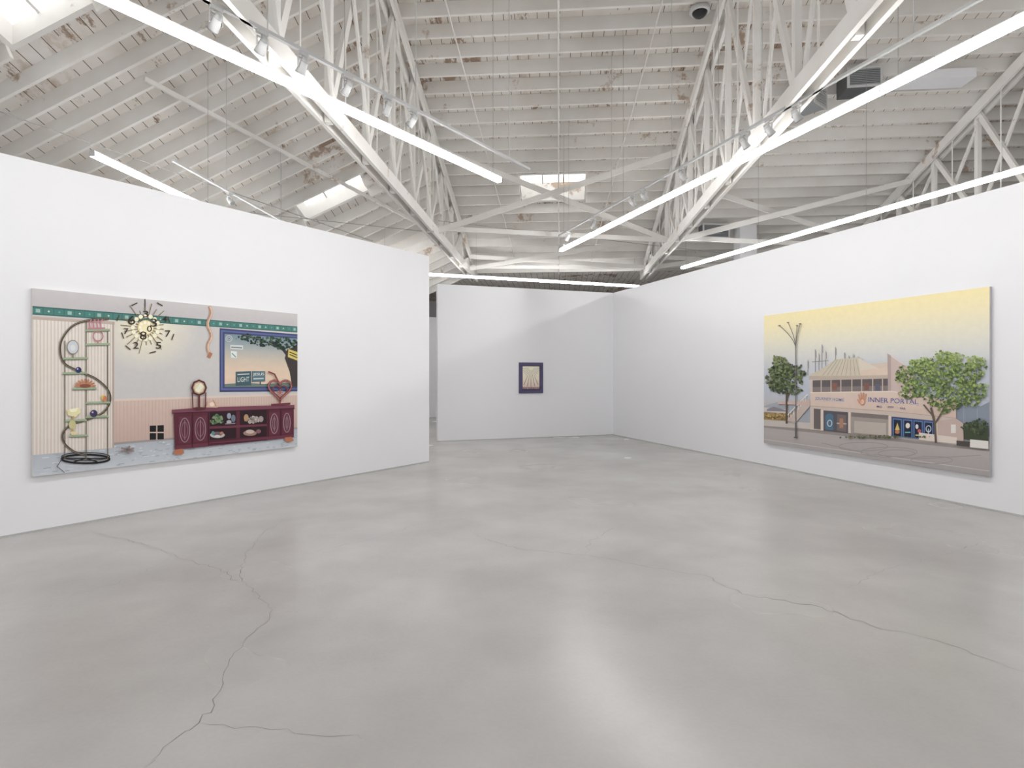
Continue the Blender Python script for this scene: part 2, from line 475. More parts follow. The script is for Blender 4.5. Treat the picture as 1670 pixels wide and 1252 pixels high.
# the two far heads carry added wide spots that brighten the short partition
for s,wt in ((0.45,34),(1.6,62)):
    spotlight(q+d*s,(-0.62 if s<.6 else -0.35,0.9),42 if s<.6 else 52,wt)
for s in (3.0,3.35,4.35,5.6,6.0,6.4):
    spotlight(q+d*s,(0.945,0.327),rng.choice((40,48,55)))
trF=track((-4.4,11.6),(-0.0819,-0.9966),3.6)
spotlight(trF[0]+trF[1]*2.2,(0.9,-0.3),45)

# ------------------------------------------------------------------ ceiling equipment
e=empty('dome_camera',W(9.5,2.24,rz(9.5,2.24)-JD),0,'white round ceiling camera with black dome ring','security camera')
lathe('mount',[(0.15,-0.06),(0.16,-0.05),(0.16,0.0)],M_white,e,n=24)
lathe('dome',[(0.03,-0.14),(0.08,-0.12),(0.11,-0.085),(0.12,-0.06)],M_dark,e,n=24)

def vent(name,loc,ang,w,h,dp,label,mat,slatm):
    e=empty(name,loc,ang,label,'vent')
    t=0.02
    boxes('housing',[(-w/2,w/2,0,dp,-h,0)],mat,e)
    boxes('vent_frame',[(-w/2-t,w/2+t,-0.02,0.0,-t,t),(-w/2-t,w/2+t,-0.02,0.0,-h-t,-h+t),(-w/2-t,-w/2+t,-0.02,0,-h+t,-t),(w/2-t,w/2+t,-0.02,0,-h+t,-t)],M_white,e)
    n=9
    for i in range(n):
        z=-h+0.035+(h-0.07)*i/(n-1)
        boxes('slat',[(-w/2+t,w/2-t,-0.018,-0.002,z-0.006,z+0.008)],slatm,e)
M_ventback=simple('vent_dark_grey',(96,98,100),0.6)  # plain dark grey of the vent housings
vent('air_vent',W(10.8,5.42,rz(10.8,5.42)-JD),math.radians(-8),0.55,0.32,0.5,'white ventilation box with grey louvred grille under the joists',M_ventback,M_vent)
vent('air_vent',W(10.9,4.7,rz(10.9,4.7)-JD-0.2),math.radians(38),0.45,0.36,0.4,'smaller white ventilation box with angled louvres',M_vent,M_white)
vent('air_vent',W(15.6,4.1,rz(15.6,4.1)-JD-0.05),math.radians(5),0.7,0.35,0.3,'dark louvred ventilation box beyond the trusses',M_ventback,M_vent)
o=boxes('air_duct',[(-0.6,0.6,-0.2,0.2,-0.08,0.08)],M_wall,loc=W(11.0,6.7,rz(11,6.7)-JD-0.09)); o.rotation_euler=(0,0,-0.08)
tag(o,'flat white sheet-metal duct under the joists','duct')
o=boxes('air_duct',[(-0.22,0.22,-0.22,0.22,-0.55,0.35)],M_wall,loc=W(15.8,4.9,rz(15.8,4.9)-0.6)); tag(o,'square white vertical duct dropping from the roof','duct')

# ------------------------------------------------------------------ paintings
def paint_mat(name):
    m, nt, bs = new_mat(name)
    N=nt.nodes;K=nt.links
    at=N.new('ShaderNodeAttribute'); at.attribute_name='Col'
    tc=N.new('ShaderNodeTexCoord'); n=N.new('ShaderNodeTexNoise'); n.inputs['Scale'].default_value=14; n.inputs['Detail'].default_value=6
    K.new(tc.outputs['Object'],n.inputs['Vector'])
    mr=N.new('ShaderNodeMapRange'); mr.inputs['From Min'].default_value=0.3; mr.inputs['From Max'].default_value=0.7
    mr.inputs['To Min'].default_value=0.98; mr.inputs['To Max'].default_value=1.02
    K.new(n.outputs['Fac'],mr.inputs['Value'])
    mx=N.new('ShaderNodeVectorMath'); mx.operation='SCALE'
    K.new(at.outputs['Color'],mx.inputs[0]); K.new(mr.outputs['Result'],mx.inputs['Scale'])
    K.new(mx.outputs['Vector'],bs.inputs['Base Color'])
    bs.inputs['Roughness'].default_value=0.6; bs.inputs['Specular IOR Level'].default_value=0.3
    return m
M_paint=paint_mat('oil_paint')
def P3(r,g,b):
    """pigment: slightly greyed and lifted version of a colour"""
    m=0.3*r+0.59*g+0.11*b; k=0.78
    f=lambda c: (m+(c-m)*k)*0.97+8
    return L3(f(r),f(g),f(b))

class Paint:
    """flat painted image on a canvas; tracing coordinates are projected on to the canvas plane"""
    def __init__(s,O,xd,Wd,H):
        s.O=Vector(O);s.x=Vector(xd).normalized();s.y=Vector((-s.x.y,s.x.x,0));s.W=Wd;s.H=H
        s.V=[];s.F=[];s.C=[];s.lay=1
    def loc(s,px,py):
        c=Vector((0,0,CAMH)); d=Vector(((px-835)/F,1,(611-py)/F))
        t=(s.O-c).dot(s.y)/d.dot(s.y); P=c+d*t-s.O
        return (P.dot(s.x),P.z)
    def add(s,pts,cols):
        k=len(s.V)
        for (x,z) in pts: s.V.append((min(max(x,0),s.W),-0.0006-0.00012*s.lay,min(max(z,0),s.H)))
        s.F.append(tuple(range(k,k+len(pts))))
        s.C.append(cols if isinstance(cols,list) else [cols]*len(pts))
    def up(s): s.lay+=1
    def poly(s,pts,c,up=True):
        if up: s.up()
        s.add([s.loc(*p) for p in pts], [P3(*q) for q in c] if isinstance(c,list) else P3(*c))
    def uvr(s,u0,v0,u1,v1,c,c2=None,up=True):
        """rectangle in canvas fractions, v measured down from the top; optional gradient to c2 at the bottom"""
        if up: s.up()
        c2=c2 or c
        z0=s.H*(1-v0);z1=s.H*(1-v1)
        s.add([(u0*s.W,z1),(u1*s.W,z1),(u1*s.W,z0),(u0*s.W,z0)],[P3(*c2),P3(*c2),P3(*c),P3(*c)])
    def ell(s,cx,cy,rx,ry,c,n=20,up=True,c2=None):
        if up: s.up()
        if c2 is None:
            s.add([s.loc(cx+rx*math.cos(2*math.pi*i/n),cy+ry*math.sin(2*math.pi*i/n)) for i in range(n)],P3(*c))
        else:
            ctr=s.loc(cx,cy)
            for i in range(n):
                a=2*math.pi*i/n;b=2*math.pi*(i+1)/n
                s.add([ctr,s.loc(cx+rx*math.cos(a),cy+ry*math.sin(a)),s.loc(cx+rx*math.cos(b),cy+ry*math.sin(b))],[P3(*c),P3(*c2),P3(*c2)])
    def ring(s,cx,cy,rx,ry,w,c,n=28,a0=0,a1=360):
        s.line([(cx+rx*math.cos(math.radians(a0+(a1-a0)*i/n)),cy+ry*math.sin(math.radians(a0+(a1-a0)*i/n))) for i in range(n+1)],w,c)
    def line(s,pts,w,c,up=True):
        if up: s.up()
        for a,b in zip(pts[:-1],pts[1:]):
            dx,dy=b[0]-a[0],b[1]-a[1];l=math.hypot(dx,dy) or 1
            ox,oy=-dy/l*w/2,dx/l*w/2; ex,ey=dx/l*w*0.2,dy/l*w*0.2
            s.add([s.loc(a[0]-ex+ox,a[1]-ey+oy),s.loc(a[0]-ex-ox,a[1]-ey-oy),s.loc(b[0]+ex-ox,b[1]+ey-oy),s.loc(b[0]+ex+ox,b[1]+ey+oy)],P3(*c))
    def blobs(s,cx,cy,rx,ry,n,size,cols,pw=0.5):
        for lay in range(3):
            s.up()
            for i in range(n//3):
                a=rng.uniform(0,2*math.pi);r=rng.uniform(0,1)**pw*(1+.16*math.sin(3*a+cx)+.1*math.sin(7*a+cy))
                x=cx+rx*r*math.cos(a);y=cy+ry*r*math.sin(a);q=size*rng.uniform(0.4,1.2);t=rng.uniform(0,3)
                c=cols[min(len(cols)-1,max(0,int(lay*.8+(-.35*(y-cy)/ry)+rng.uniform(-1,1.6))))]
                s.add([s.loc(x+q*math.cos(t+k*1.256)*rng.uniform(0.5,1.2),y+q*math.sin(t+k*1.256)*rng.uniform(0.5,1)) for k in range(5)],P3(*c))
    def text(s,txt,quad,c):
        """quad: TL,TR,BR,BL in tracing coordinates"""
        s.up()
        cu=bpy.data.curves.new('tmp','FONT');cu.body=txt;cu.offset=0.006
        ob=bpy.data.objects.new('tmp',cu);COL.objects.link(ob)
        dg=bpy.context.evaluated_depsgraph_get();ev=ob.evaluated_get(dg);me=ev.to_mesh()
        xs=[v.co.x for v in me.vertices];ys=[v.co.y for v in me.vertices]
        x0,x1,y0,y1=min(xs),max(xs),min(ys),max(ys)
        Q=[Vector(s.loc(*p)) for p in quad]
        for p in me.polygons:
            pts=[]
            for vi in p.vertices:
                a=(me.vertices[vi].co.x-x0)/(x1-x0);b=(y1-me.vertices[vi].co.y)/(y1-y0)
                pt=(Q[0]*(1-a)+Q[1]*a)*(1-b)+(Q[3]*(1-a)+Q[2]*a)*b
                pts.append((pt.x,pt.y))
            s.add(pts,P3(*c))
        ev.to_mesh_clear();bpy.data.objects.remove(ob);bpy.data.curves.remove(cu)
    def build(s,e,name='painted_image'):
        me=bpy.data.meshes.new(name);me.from_pydata(s.V,[],s.F);me.materials.append(M_paint)
        ca=me.color_attributes.new('Col','FLOAT_COLOR','CORNER');i=0
        for f in s.C:
            for c in f: ca.data[i].color=c;i+=1
        me.update();o=bpy.data.objects.new(name,me);COL.objects.link(o);o.parent=e
        return o

def canvas(O,xd,Wd,H,label,side):
    x=Vector(xd).normalized();e=empty('painting',O,math.atan2(x.y,x.x),label,'painting')
    m=simple('canvas_edge',side,0.7)
    boxes('canvas',[(0,Wd,0,0.043,0,H)],m,e)
    return e

# ---- painting one: interior
WL,HL=2.946,1.846
OL=PL+dL*0.2337-nL*0.045; OL.z=0.552
p=Paint(OL,dL,WL,HL)
eL=canvas(OL,dL,WL,HL,'large unframed painting of a room with burgundy cabinet and spiral shelf',(225,220,215))
p.uvr(0,0,1,1,(207,203,200),(207,203,200))
p.uvr(0,0,1,.095,(206,201,200),(197,192,192))
p.ell(237,534,88,74,(250,240,204),c2=(207,203,200),n=40)
p.uvr(0,0,1,.095,(206,201,200),(197,192,192))
p.uvr(0,.095,1,.14,(62,132,122))
p.uvr(0,.095,1,.101,(42,98,94)); p.uvr(0,.134,1,.14,(44,100,98),up=False)
p.up()
for i in range(34):
    u=(i+.5)/34
    if i%3==0: p.uvr(u-.006,.108,u+.006,.127,(150,195,182),up=False)
    else:
        x=u*p.W;z=p.H*(1-.1175); r=.011
        p.add([(x-r,z),(x,z-r),(x+r,z),(x,z+r)],L3(205,215,198) if i%3==1 else L3(110,175,162))
    p.uvr(u+.013,.101,u+.0145,.134,(40,102,97),up=False)
# wainscot
p.uvr(.22,.605,1,.862,(220,188,172),(206,172,158))
p.up()
for i in range(64):
    u=.22+.78*i/64; p.uvr(u,.615,u+.0011,.862,(194,158,146),up=False)
p.uvr(.22,.6,1,.613,(230,206,192))
# floor
p.uvr(0,.862,1,1,(176,184,194),(200,206,214))
p.up()
for i in range(260):
    u=rng.random();v=rng.uniform(.87,.995); p.uvr(u,v,u+rng.uniform(.006,.02),v+.006,rng.choice([(166,176,186),(208,214,220),(190,198,206)]),up=False)
p.uvr(.22,.855,1,.868,(160,150,148))
# folding curtain
p.uvr(0,.16,.235,.885,(234,224,211),(225,210,197))
p.up()
for i in range(24):
    u=.235*i/24; p.uvr(u,.165,u+.0026,.885,(219,200,187),up=False)
    p.uvr(u+.0048,.165,u+.0066,.885,(240,232,221),up=False)
p.uvr(0,.15,.24,.166,(200,178,162)); p.uvr(.232,.15,.238,.885,(188,164,148))
# grate
p.poly([(244,694),(267,693),(267,716),(244,717)],(20,20,22))
p.line([(255.5,693),(255.5,717)],2,(214,180,165)); p.line([(244,705),(267,705)],2,(214,180,165))
# window picture
p.poly([(358,535),(485,545),(485,638),(358,639)],(58,66,122))
p.poly([(360,538),(485,547.5),(485,635),(360,636)],(90,104,164))
p.poly([(363,541),(485,550),(485,633),(363,633)],(62,70,128))
cc=[(118,146,160),(148,166,172),(186,184,176),(214,196,172),(232,202,172),(238,206,176),(236,200,172)]
for i in range(6):
    t0,t1=i/6,(i+1)/6
    p.up(); p.add([p.loc(366,544+85*t0),p.loc(485,552+76*t0),p.loc(485,552+76*t1),p.loc(366,544+85*t1)],[P3(*cc[i]),P3(*cc[i]),P3(*cc[i+1]),P3(*cc[i+1])])
p.poly([(366,626),(400,624),(430,626),(470,624),(485,625),(485,630),(366,631)],(104,130,120))
p.poly([(468,570),(478,566),(485,560),(485,630),(476,630),(472,606),(464,584)],(62,52,52))
p.line([(440,556),(462,570),(474,586)],5,(62,52,52))
p.line([(395,546),(430,556),(450,566)],2,(66,60,54))
G0=[(24,48,40),(40,70,50),(62,98,64)]
p.blobs(402,550,18,5,36,2.6,G0); p.blobs(430,556,28,7,80,2.6,G0); p.blobs(466,560,20,9,90,2.8,G0)
p.ring(373,552,5,5,1.4,(210,215,220)); p.ring(373,552,2.4,2.4,1.2,(210,215,220))
p.poly([(375,562),(396,563),(396,570),(375,569)],(216,220,216)); p.line([(377,566),(394,567)],1.6,(80,110,120))
p.poly([(376,572),(386,573),(386,584),(376,583)],(232,236,232)); p.line([(378,576),(384,582)],1.4,(60,140,120))
p.poly([(470,569),(485,574),(485,588),(469,582)],(226,200,80)); p.line([(472,574),(484,579)],1.6,(60,60,40)); p.line([(472,578),(484,583)],1.6,(60,60,40))
p.line([(392,628),(392,606)],2,(70,80,90)); p.line([(424,627),(424,606)],2,(70,80,90)); p.line([(408,628),(408,606)],1.5,(70,80,90))
p.poly([(384,606),(409,605),(409,628),(384,629)],(58,92,104)); p.poly([(410,605),(432,605),(432,622),(410,623)],(84,118,132))
p.line([(387,610.5),(406,609.5)],1.6,(200,214,208)); p.text('LIGHT',[(387,615),(406,614),(406,622),(387,623)],(210,225,215))
p.text('JESUS',[(412,608),(430,607.5),(430,613),(412,613.5)],(230,235,230)); p.line([(413,617.5),(429,617)],2,(200,215,215))
# fly ribbon
rb=[(341+3.2*math.sin(i*0.9),500+i*5.4) for i in range(16)]
p.line(rb,5.0,(210,158,126)); p.line([(x+1,y) for x,y in rb],2,(236,200,170)); p.line([(343,576),(340,582)],6,(192,120,86))
# chandelier
p.line([(236,487),(236,508)],1.6,(60,50,40))
for i in range(22):
    a=2*math.pi*i/22+.1; r=rng.choice((30,36,42,46)); x=237+r*math.cos(a)*.98;y=534+r*math.sin(a)*.95
    p.line([(237,534),(x,y)],1.2,(140,112,64),up=(i==0))
p.up()
for i in range(16):
    a=2*math.pi*i/16; x=237+21*math.cos(a);y=534+19*math.sin(a); p.ell(x,y,3.6,3.6,(255,248,210),n=10,up=False)
p.ell(237,534,13,12,(255,244,190),c2=(246,220,150)); 
p.up()
for i in range(9):
    a=2*math.pi*i/9+.4; p.ell(237+9*math.cos(a),534+8*math.sin(a),2.6,2.6,(255,250,220),n=8,up=False)
for (t,x,y,w) in (('3',237,512,9),('6',214,522,12),('3',250,526,11),('8',233,547,11),('7',273,544,9),('2',221,563,9),('5',258,563,9),('7',205,540,8),('4',268,520,8),('0',243,536,8)):
    p.text(t,[(x-w/2,y-w*.6),(x+w/2,y-w*.6),(x+w/2,y+w*.6),(x-w/2,y+w*.6)],(52,40,28))
for (a,r) in ((20,47),(75,44),(130,45),(200,48),(245,44),(300,46),(340,40),(160,40)):
    x=237+r*math.cos(math.radians(a));y=534+r*.95*math.sin(math.radians(a)); nx,ny=-math.sin(math.radians(a))*5,math.cos(math.radians(a))*5
    p.line([(x-nx,y-ny),(x+nx,y+ny)],1.8,(84,66,44))
# spiral stand
p.ring(139,748,39,7,3.0,(26,24,24)); p.ring(139,744,39,6.5,1.4,(60,56,50))
for a in (0,60,120,180): p.line([(139,747),(139+38*math.cos(math.radians(a)),747+6.5*math.sin(math.radians(a)))],2,(30,28,26))
for x in (105,140,175): p.line([(x,(522 if x==140 else 556 if x==105 else 540)),(x,748)],1.6,(106,94,70))
# spiral rail traced: sweeps left at the top, right in the middle, back left at the bottom
ctl=[(176,520),(150,521),(120,530),(102,550),(97,570),(104,592),(130,606),(155,617),(174,634),(179,652),(168,672),(142,684),(116,692),(102,706),(104,722),(120,736),(139,742)]
hel=[]
for i in range(len(ctl)-1):
    p0=ctl[max(i-1,0)];p1=ctl[i];p2=ctl[i+1];p3=ctl[min(i+2,len(ctl)-1)]
    for j in range(5):
        t=j/5
        hel.append(tuple(0.5*((2*p1[k])+(-p0[k]+p2[k])*t+(2*p0[k]-5*p1[k]+4*p2[k]-p3[k])*t*t+(-p0[k]+3*p1[k]-3*p2[k]+p3[k])*t**3) for k in (0,1)))
hel.append(ctl[-1])
p.line(hel,3.4,(74,64,50)); p.line([(x-0.8,y) for x,y in hel],1.1,(140,126,94))
for (x0,x1,y) in ((140,178,537),(140,178,560),(102,142,583),(102,140,607),(118,156,632),(140,178,655),(140,176,678),(106,140,684),(112,142,709)):
    p.poly([(x0,y),(x1,y-1),(x1+1,y+2.4),(x0-1,y+3.4)],(160,182,140)); p.line([(x0,y+3.6),(x1,y+2.6)],.8,(90,100,80))
for x in (146,152,158,164): p.line([(x,536),(x-1,527),(x+2,521)],2,(214,120,146))
p.line([(143,536),(170,535)],2.5,(200,126,136))
p.ell(118,566,9,11,(206,212,218)); p.ring(118,566,9,11,1.3,(150,140,130)); p.ell(118,567,4,5,(226,226,222)); p.line([(118,577),(118,583)],2.4,(150,130,110))
p.ring(159,548,8,8,1.8,(206,126,136)); p.line([(159,556),(159,560)],2,(206,126,136))
p.ell(127,603,4.8,4.8,(40,48,110)); p.ell(125.6,601.5,1.3,1.3,(200,210,240),n=8)
for a in range(-80,81,20):
    p.line([(138,631),(138+17*math.sin(math.radians(a)),631-13*math.cos(math.radians(a)))],2.6,(206,122,82),up=(a==-80))
p.ell(138,629,9,3,(150,74,54)); 
p.ell(168,648,4,4,(232,200,60)); p.line([(168,651),(168,655)],2,(180,130,60)); p.ell(152,674,6,6,(58,50,92)); p.ell(150,672,1.6,1.6,(190,180,220),n=8); p.ell(170,650,3,5,(230,120,80),n=10)
p.poly([(108,668),(128,664),(131,672),(122,680),(110,677)],(238,226,160)); p.poly([(112,667),(126,664.5),(124,671),(114,672)],(252,246,206))
p.line([(119,679),(116,690),(118,705),(117,709)],3,(190,160,90)); p.ell(117,692,6,7,(206,196,130)); p.ell(119,706,5,3,(226,210,150))
p.line([(100,748),(92,760),(104,770)],1.2,(80,80,80))
# cabinet
p.poly([(279,668),(330,664),(479,660),(479,666),(280,673)],(130,60,82))
p.poly([(282,673),(478,665),(478,713),(284,733)],(98,30,50))
p.poly([(341,671),(434,667.5),(434,716),(341,723)],(42,16,26))
p.poly([(384,669.5),(390,669.2),(390,720),(384,720.5)],(98,30,50))
p.poly([(341,695),(434,691),(434,694.5),(341,699)],(118,44,66))
p.poly([(341,717),(434,711),(434,716),(341,723)],(80,26,44))
p.poly([(283,727),(478,707.5),(478,713),(284,733)],(114,42,64))
p.line([(280,673.5),(479,666)],1.4,(66,20,34))
def panel(x0,x1,y0,y1):
    p.poly([(x0,y0),(x1,y0-.6),(x1,y1-1),(x0,y1)],(108,38,58))
    p.ring((x0+x1)/2,(y0+y1)/2,(x1-x0)/2-2,(y1-y0)/2-2.5,1.3,(160,128,138))
    p.ring((x0+x1)/2,(y0+y1)/2,(x1-x0)/2-5,(y1-y0)/2-9,1.0,(144,104,118))
    p.line([((x0+x1)/2,y0+6),((x0+x1)/2,y1-6)],1.0,(156,126,136))
panel(290,310,679,723); panel(315,336,678,720); panel(438,454,672,709); panel(459,474,671,707)
p.line([(312.5,672),(312.5,729)],1.3,(66,16,34)); p.line([(456.5,667),(456.5,710)],1.3,(66,16,34)); p.line([(339,671),(339,726)],1.6,(66,16,34)); p.line([(436,668),(436,712)],1.4,(66,16,34))
p.poly([(284,733),(296,731),(299,738),(295,741),(286,741),(281,739)],(196,112,72)); p.poly([(463,713),(474,712),(478,718),(470,721),(463,719)],(196,112,72))
p.line([(341,724),(434,717)],1.4,(60,16,32))
p.blobs(352,684,11,7,60,2.8,[(60,94,58),(92,130,80),(132,158,110)])
p.ell(372,678,3.4,5,(150,158,176)); p.ell(379,682,3.6,6,(110,122,146)); p.ell(372,688,4,3.4,(180,176,180)); p.line([(366,691),(382,690)],1.6,(140,130,140))
p.blobs(412,684,13,5,45,2.8,[(176,160,146),(206,194,186),(150,132,124)]); p.ell(400,681,4,6,(186,140,96),n=12); p.ell(424,683,4,5,(170,152,152),n=12)
p.ell(353,709,12,5,(190,184,182)); p.ell(353,707,9,3.4,(110,90,96)); p.ell(346,706,3,3.4,(90,140,150),n=10); p.ell(360,706,3,2.6,(200,120,94),n=10); p.ell(353,711,5,2.4,(210,206,202),n=10)
p.ell(406,706,11,4.4,(170,124,108)); p.ell(406,703.5,7,3.2,(206,184,168)); p.ell(420,703,4,3.4,(140,90,98),n=12)
# mirror, shell, heart
def ngon(cx,cy,rx,ry,n,c,ph=0): p.poly([(cx+rx*math.sin(2*math.pi*i/n+ph),cy+ry*math.cos(2*math.pi*i/n+ph)) for i in range(n)],c)
p.ell(323,666,11,2.6,(96,36,40)); p.line([(323,666),(323,646)],3.4,(106,40,44)); p.line([(313,666),(312,640)],2,(106,40,44)); p.line([(333,665),(334,640)],2,(106,40,44))
ngon(323,632,13,13.5,8,(92,34,38)); ngon(323,632,10,10.5,8,(200,160,116)); ngon(323,632,8,8.5,8,(226,216,176)); p.poly([(316,636),(326,624),(331,630),(322,640)],(240,236,206))
p.poly([(334,664),(338,655),(346,651),(353,656),(357,662),(352,664.5)],(222,176,150)); p.ell(344,659,4,3.5,(246,218,198),n=12); p.line([(346,652),(351,663)],1,(170,120,100))
def heart(cx,cy,s,w,c):
    h=[]
    for i in range(37):
        t=2*math.pi*i/36; h.append((cx+s*16*math.sin(t)**3,cy-s*(13*math.cos(t)-5*math.cos(2*t)-2*math.cos(3*t)-math.cos(4*t))))
    p.line(h,w,c)
heart(455,634,1.16,3.2,(146,60,62)); heart(455,634,1.16,1.0,(200,124,112)); heart(455,638,.74,1.9,(146,60,62))
p.line([(452,622),(446,610),(436,606)],2.4,(146,60,62)); p.line([(441,660),(471,658)],3.4,(120,46,54))
for a in range(0,360,45): p.line([(455,640),(455+5*math.cos(math.radians(a)),640+5*math.sin(math.radians(a)))],1.3,(190,110,98),up=(a==0))
p.line([(455,652),(455,659)],2,(132,44,50))
for a in (20,80,150,210,290,340): p.line([(206,733),(206+11*math.cos(math.radians(a)),733+6*math.sin(math.radians(a)))],3.0,(148,130,124),up=(a==20))
p.build(eL)

# ---- painting two: street scene
WR,HR=3.484,2.169
OR=PR+dR*5.316-nR*0.045; OR.z=0.387
p=Paint(OR,dR,WR,HR)
eR=canvas(OR,dR,WR,HR,'large unframed painting of a peach building with trees under yellow sky',(190,188,192))
sk=[(252,233,162),(249,233,178),(238,230,198),(224,223,211),(209,212,219),(198,205,220),(191,198,213),(198,192,190)]
vs=[0,.10,.20,.30,.40,.50,.60,.72]
for i in range(7): p.uvr(0,vs[i],1,vs[i+1],sk[i],sk[i+1])
# far hills
p.poly([(1246,662),(1270,655),(1300,660),(1330,654),(1330,690),(1246,690)],(166,172,184))
p.poly([(1540,668),(1570,658),(1600,662),(1614,655),(1614,712),(1540,704)],(136,148,166))
for x in (1572,1594): 
    p.line([(x,690),(x,640)],1.0,(160,166,180)); p.line([(x-6,646),(x+6,646)],.8,(160,166,180)); p.line([(x-6,652),(x+6,652)],.8,(160,166,180))
p.line([(1540,640),(1614,646)],.6,(170,174,186)); p.line([(1540,647),(1614,654)],.6,(170,174,186))
# ground
p.poly([(1246,684),(1614,724),(1614,777),(1246,724)],[(194,184,178),(188,178,172),(172,164,164),(178,170,168)])
p.poly([(1246,684),(1330,690),(1614,724),(1614,732),(1330,700),(1246,694)],(204,194,184))
p.poly([(1246,694),(1330,700),(1614,732),(1614,736),(1246,697)],(156,144,140))
p.poly([(1246,697),(1614,736),(1614,746),(1246,703)],(184,174,170))
p.line([(1246,716),(1430,742),(1614,768)],1.1,(206,200,194)); 
for (cx,cy,rx,ry) in ((1450,737,46,8),(1462,739,30,5.5),(1408,728,40,7),(1520,750,34,6)):
    p.ring(cx,cy,rx,ry,1.1,(160,150,148))
p.line([(1340,722),(1420,741),(1500,748),(1600,742)],1.1,(162,150,148))
# left low walls / hedge / cars
p.poly([(1246,672),(1292,674),(1292,687),(1246,684)],(166,132,80)); p.blobs(1267,678,24,5,100,2.4,[(120,102,56),(186,146,76),(212,174,96)])
p.poly([(1246,664),(1286,668),(1286,674),(1246,671)],(214,206,200)); p.poly([(1251,667),(1262,663),(1276,667),(1286,671),(1251,670)],(140,132,140))
# antennas
for (x,y0,w) in ((1318,588,2),(1330,570,3),(1336,576,2),(1341,562,3),(1347,572,2.5),(1363,566,2.5),(1378,575,3),(1385,580,2.5),(1392,577,3),(1400,581,3),(1407,586,2.5)):
    p.line([(x,y0),(x,612)],1.1,(160,150,146)); p.line([(x,y0),(x,y0+14)],w,(220,212,206),up=False); p.line([(x+w*.5,y0+2),(x+w*.5,y0+13)],.8,(150,148,154))
p.line([(1325,590),(1352,588)],1,(160,150,146)); p.line([(1372,592),(1410,592)],1,(160,150,146))
# building: side wing receding on the left, long front facade, fin wall
p.poly([(1322,610),(1345,600),(1455,590),(1490,606),(1490,640),(1322,640)],(222,200,180))
p.poly([(1320,614),(1347,597),(1363,586),(1400,583),(1432,600),(1404,613)],(212,200,174))
p.up()
for i in range(9): p.line([(1363+i*4.2,586),(1342+i*7.6,612)],.8,(178,164,140),up=False)
p.poly([(1400,583),(1432,600),(1404,613)],(226,212,190))
p.poly([(1404,604),(1455,597),(1457,612),(1404,614)],(230,202,178))
p.poly([(1320,613),(1404,612.5),(1458,611),(1458,617),(1320,619)],(200,180,160))
p.poly([(1326,620),(1456,617),(1456,638),(1326,640)],(104,94,96))
p.poly([(1326,631),(1456,628.5),(1456,638),(1326,640)],(136,122,118))
for x in (1340,1356,1372,1390,1406,1424,1440): p.line([(x,618),(x,639)],2,(196,174,158),up=(x==1340))
p.poly([(1358,624),(1366,624),(1366,636),(1358,636)],(150,96,82)); p.poly([(1410,624),(1418,624),(1418,636),(1410,636)],(140,88,78)); p.poly([(1428,626),(1436,626),(1436,637),(1428,637)],(100,100,124))
# slanted pink fin wall
p.poly([(1448,576),(1492,606),(1494,642),(1450,640)],(212,186,178)); p.line([(1448,576),(1492,606)],1.4,(236,216,206)); p.poly([(1448,576),(1454,580),(1454,640),(1449,640)],(186,160,156))
# parapet
p.poly([(1322,640),(1456,638),(1560,655),(1560,682),(1455,671),(1322,662)],[(228,202,184),(230,204,186),(228,198,180),(220,188,172),(226,196,178),(226,198,180)])
p.line([(1322,640),(1456,638),(1560,655)],1.4,(242,224,208)); p.line([(1322,662),(1455,671),(1560,682)],1.3,(176,148,134))
# ground floor
p.poly([(1322,662),(1455,671),(1560,682),(1562,724),(1455,712),(1322,700)],(212,192,178))
p.poly([(1328,666),(1340,667),(1340,700),(1328,699)],(110,98,98))
p.poly([(1344,669),(1384,672),(1384,706),(1344,702)],(90,88,98))
p.poly([(1347,677),(1360,677),(1360,701),(1347,700)],(76,118,150)); p.ell(1353.5,679,6,5,(76,118,150)); p.poly([(1366,675),(1381,677),(1381,704),(1366,702)],(124,106,104)); p.ring(1354,690,3.6,5,1.3,(220,220,220)); p.line([(1366,690),(1381,691)],2,(190,174,158)); p.poly([(1370,682),(1376,682),(1376,698),(1370,698)],(186,128,98))
p.poly([(1389,672),(1450,677),(1450,711),(1389,706)],(168,154,146)); p.poly([(1389,672),(1450,677),(1450,684),(1389,679)],(130,118,114)); p.poly([(1394,686),(1446,690),(1446,710),(1394,705)],(194,180,168))
p.poly([(1455,679),(1526,686),(1526,718),(1455,711)],(58,72,124))
for (x0,k) in ((1457,0),(1474,1),(1491,2),(1508,3)):
    q=(x0-1455)*.095
    p.poly([(x0,681.5+q),(x0+15,683+q),(x0+15,713+q),(x0,711.5+q)],(84,126,186)); p.poly([(x0+1.6,683.5+q),(x0+13.4,684.8+q),(x0+13.4,711+q),(x0+1.6,709.8+q)],(34,40,64))
    cx,cy=x0+7.5,697+q
    if k==0: p.poly([(cx-4,cy+4),(cx,cy-8),(cx+4,cy+4)],(220,190,90)); p.ell(cx,cy+7,4,3,(210,120,80),n=10)
    if k==1: p.ell(cx,cy-5,3.6,4.5,(236,226,216),n=12); p.line([(cx-4,cy+6),(cx+4,cy+6)],2,(90,190,190))
    if k==2: p.ell(cx-2,cy-5,2.5,4,(230,230,236),n=10); p.ell(cx+2,cy+2,3,3,(216,90,90),n=10); p.line([(cx-4,cy+9),(cx+4,cy+9)],2,(220,210,120))
    if k==3: p.ring(cx,cy-3,4,5,1.4,(210,220,236)); p.line([(cx,cy-3),(cx,cy+10)],1.4,(210,220,236))
p.poly([(1532,686),(1560,682),(1572,690),(1573,722),(1562,724),(1532,719)],(204,176,164)); p.poly([(1552,692),(1560,692),(1560,706),(1552,706)],(230,226,216))
